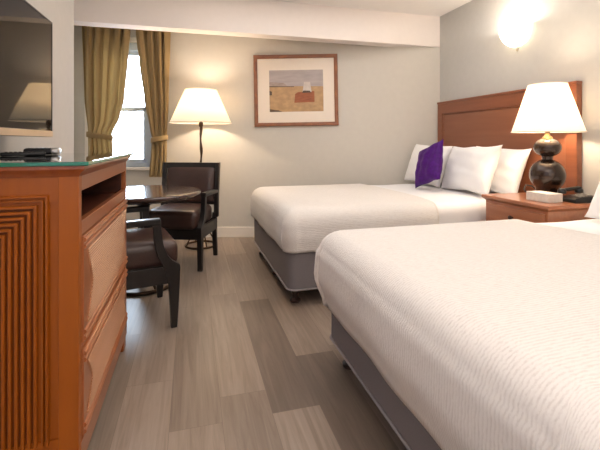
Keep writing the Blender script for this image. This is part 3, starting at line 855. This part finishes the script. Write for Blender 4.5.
bm = B(); lathe(bm, [(.217, s0), (.116, s1)], 72, cap0=False, cap1=False); sh = make('lamp_shade', bm, M['shade_table'], t, 60)
so = sh.modifiers.new('t', 'SOLIDIFY'); so.thickness = .003
bm = B(); torus(bm, .217, .0035, s0, n=72); make('shade_rim', bm, M['mat'], t, 60)
bm = B(); torus(bm, .116, .003, s1, n=64)
for k in range(3):
    b_ = k * 2 * PI / 3; tube(bm, [(0, 0, s1 - .02), (.116 * math.cos(b_), .116 * math.sin(b_), s1)], .002, 6)
make('shade_trim', bm, M['mat'], t, 60)
bm = B(); lathe(bm, [(.012, zz + .086), (.02, zz + .11), (.032, zz + .15), (.024, zz + .185), (.001, zz + .2)], 20); make('bulb', bm, M['shade_sconce'], t, 60)
bm = B(); tube(bm, [(.04, .06, .008), (.05, .11, .02), (.045, .17, .055), (.02, .20, .06), (-.005, .19, .03), (.0, .17, .006), (.06, .19, .006)], .006, 8); make('cord', bm, M['black'], t, 60, label='dark cord of the table lamp')
TLZ = NZ + zz + .14
# tissue box
t = thing('tissue_box', 'low white marbled tissue box at the corner of the nightstand', 'tissue box', (2.155, 2.017, NZ), D(0))
bm = B(); box(bm, -.057, .057, -.083, .083, .001, .055, .003); make('carton', bm, M['tissue'], t, 35)
bm = B(); rings = []
for i in range(7):
    s = i / 6; rings.append([(-.032 + .05 * j / 6 , -.05 + .10 * s, .0555 + .006 * math.sin(PI * j / 6) * math.sin(PI * s) + .001 * math.sin(9 * s + 5 * j)) for j in range(7)])
loft(bm, rings, False); make('tissue', bm, M['card'], t, 80)
# telephone
t = thing('telephone', 'black desk telephone behind the tissue box on the nightstand', 'telephone', (2.335, 1.945, NZ), D(-3))
bm = B(); loft(bm, [[(-.085, -.07, .001), (.085, -.07, .001), (.085, .07, .001), (-.085, .07, .001)], [(-.083, -.068, .02), (.083, -.068, .032), (.083, .068, .032), (-.083, .068, .02)], [(-.07, -.06, .028), (.075, -.06, .043), (.075, .06, .043), (-.07, .06, .028)]]); make('body', bm, M['black'], t, 40)
bm = B(); tube(bm, [(-.07, .045, .062), (-.04, .045, .070), (.04, .045, .078), (.07, .045, .074)], [.016, .012, .012, .016], 10)
for x in (-.065, .065): lathe(bm, [(.014, -.022), (.024, -.018), (.024, 0), (.012, .012)], 16, (x, .045, .068))
make('handset', bm, M['black'], t, 60)
bm = B()
for i in range(4):
    for j in range(3): box(bm, -.03 + i * .022, -.016 + i * .022, -.05 + j * .022, -.036 + j * .022, .034 + i * .003, .041 + i * .003, .001, 1)
make('keypad', bm, M['silver'], t)
# ------------------------------------------------------------------ wall sconce
t = thing('wall_sconce', 'lit frosted glass bowl sconce high on the wall above the headboard', 'wall lamp', (XR, 2.70, 1.83))
bm = B(); prof = []
for k in range(13):
    a = PI / 2 * k / 12; prof.append((.012 + .130 * math.sin(a), .165 - .165 * math.cos(a)))
lathe(bm, prof, 32, (-.004, 0, 0), a0=PI / 2, a1=3 * PI / 2); o = make('glass_shade', bm, M['shade_sconce'], t, 70)
so = o.modifiers.new('t', 'SOLIDIFY'); so.thickness = .003
bm = B(); box(bm, -.012, 0, -.06, .06, .01, .15, .004); lathe(bm, [(.003, -.035), (.008, -.026), (.010, -.014), (.006, -.004), (.012, .004)], 14, (-.012, 0, 0)); make('mount', bm, M['brass'], t, 50)

# ------------------------------------------------------------------ light
def lamp(name, kind, loc, energy, rgb, size=.05, rot=None, size_y=None):
    l = bpy.data.lights.new(name, kind); l.energy = energy; l.color = lin(rgb)
    if kind == 'AREA':
        l.size = size
        if size_y: l.shape = 'RECTANGLE'; l.size_y = size_y
    else: l.shadow_soft_size = size
    o = bpy.data.objects.new(name, l); COL.objects.link(o); o.location = loc
    if rot: o.rotation_euler = rot
    return o
lamp('floor_lamp_light', 'POINT', (lx, ly, 1.44), 20, (255, 230, 202), .05)
lamp('table_lamp_light', 'POINT', (2.33, 2.154, TLZ + .08), 23, (255, 228, 194), .05)
lamp('sconce_light', 'POINT', (XR - .075, 2.70, 1.99), 12, (255, 242, 226), .04)
lamp('ceiling_fill', 'AREA', (1.0, 2.5, CEIL - .02), 22, (255, 250, 246), 2.2, (0, 0, 0), 1.8)  # added fill panel under the ceiling, not a fitting of the room
lamp('front_fill', 'AREA', (.3, -1.9, 1.55), 20, (255, 246, 238), 2.4, (D(88), 0, D(-8)), 1.6)  # added frontal fill, unseen behind the camera
lamp('upward_fill', 'AREA', (.6, .1, 1.95), 36, (255, 246, 238), 1.5, (D(180), 0, 0), 1.3)  # added fill aimed up, so the ceiling brightens the whole room
lamp('cool_side_fill', 'AREA', (-.7, .2, 1.5), 5, (180, 200, 255), 1.4, (D(90), 0, D(-72)), 1.2)  # added cool fill from the left for the bed ends; no window there
cx_, cy_ = rd((WR0 + WR1) / 2, DW + .2)
p = lamp('window_daylight', 'AREA', (cx_, cy_, (WZ0 + WZ1) / 2), 0, (255, 255, 255), WR1 - WR0, (D(-90), 0, -TH), WZ1 - WZ0)
p.data.energy = 1; p.data.cycles.is_portal = True

wd = bpy.data.worlds.new('sky'); S.world = wd; wd.use_nodes = True
bg = wd.node_tree.nodes['Background']; bg.inputs['Color'].default_value = (.74, .86, 1, 1); bg.inputs['Strength'].default_value = 26

# ------------------------------------------------------------------ camera
cam = bpy.data.cameras.new('camera'); cam.sensor_width = 36; cam.lens = 396 / 600 * 36; cam.shift_y = -(225 - 141) / 600; cam.clip_start = .02
co = bpy.data.objects.new('camera', cam); COL.objects.link(co); co.location = (0, 0, EYE); co.rotation_euler = (PI / 2, 0, -TH)
S.camera = co
S.view_settings.view_transform = 'Standard'; S.view_settings.look = 'None'; S.view_settings.exposure = 0
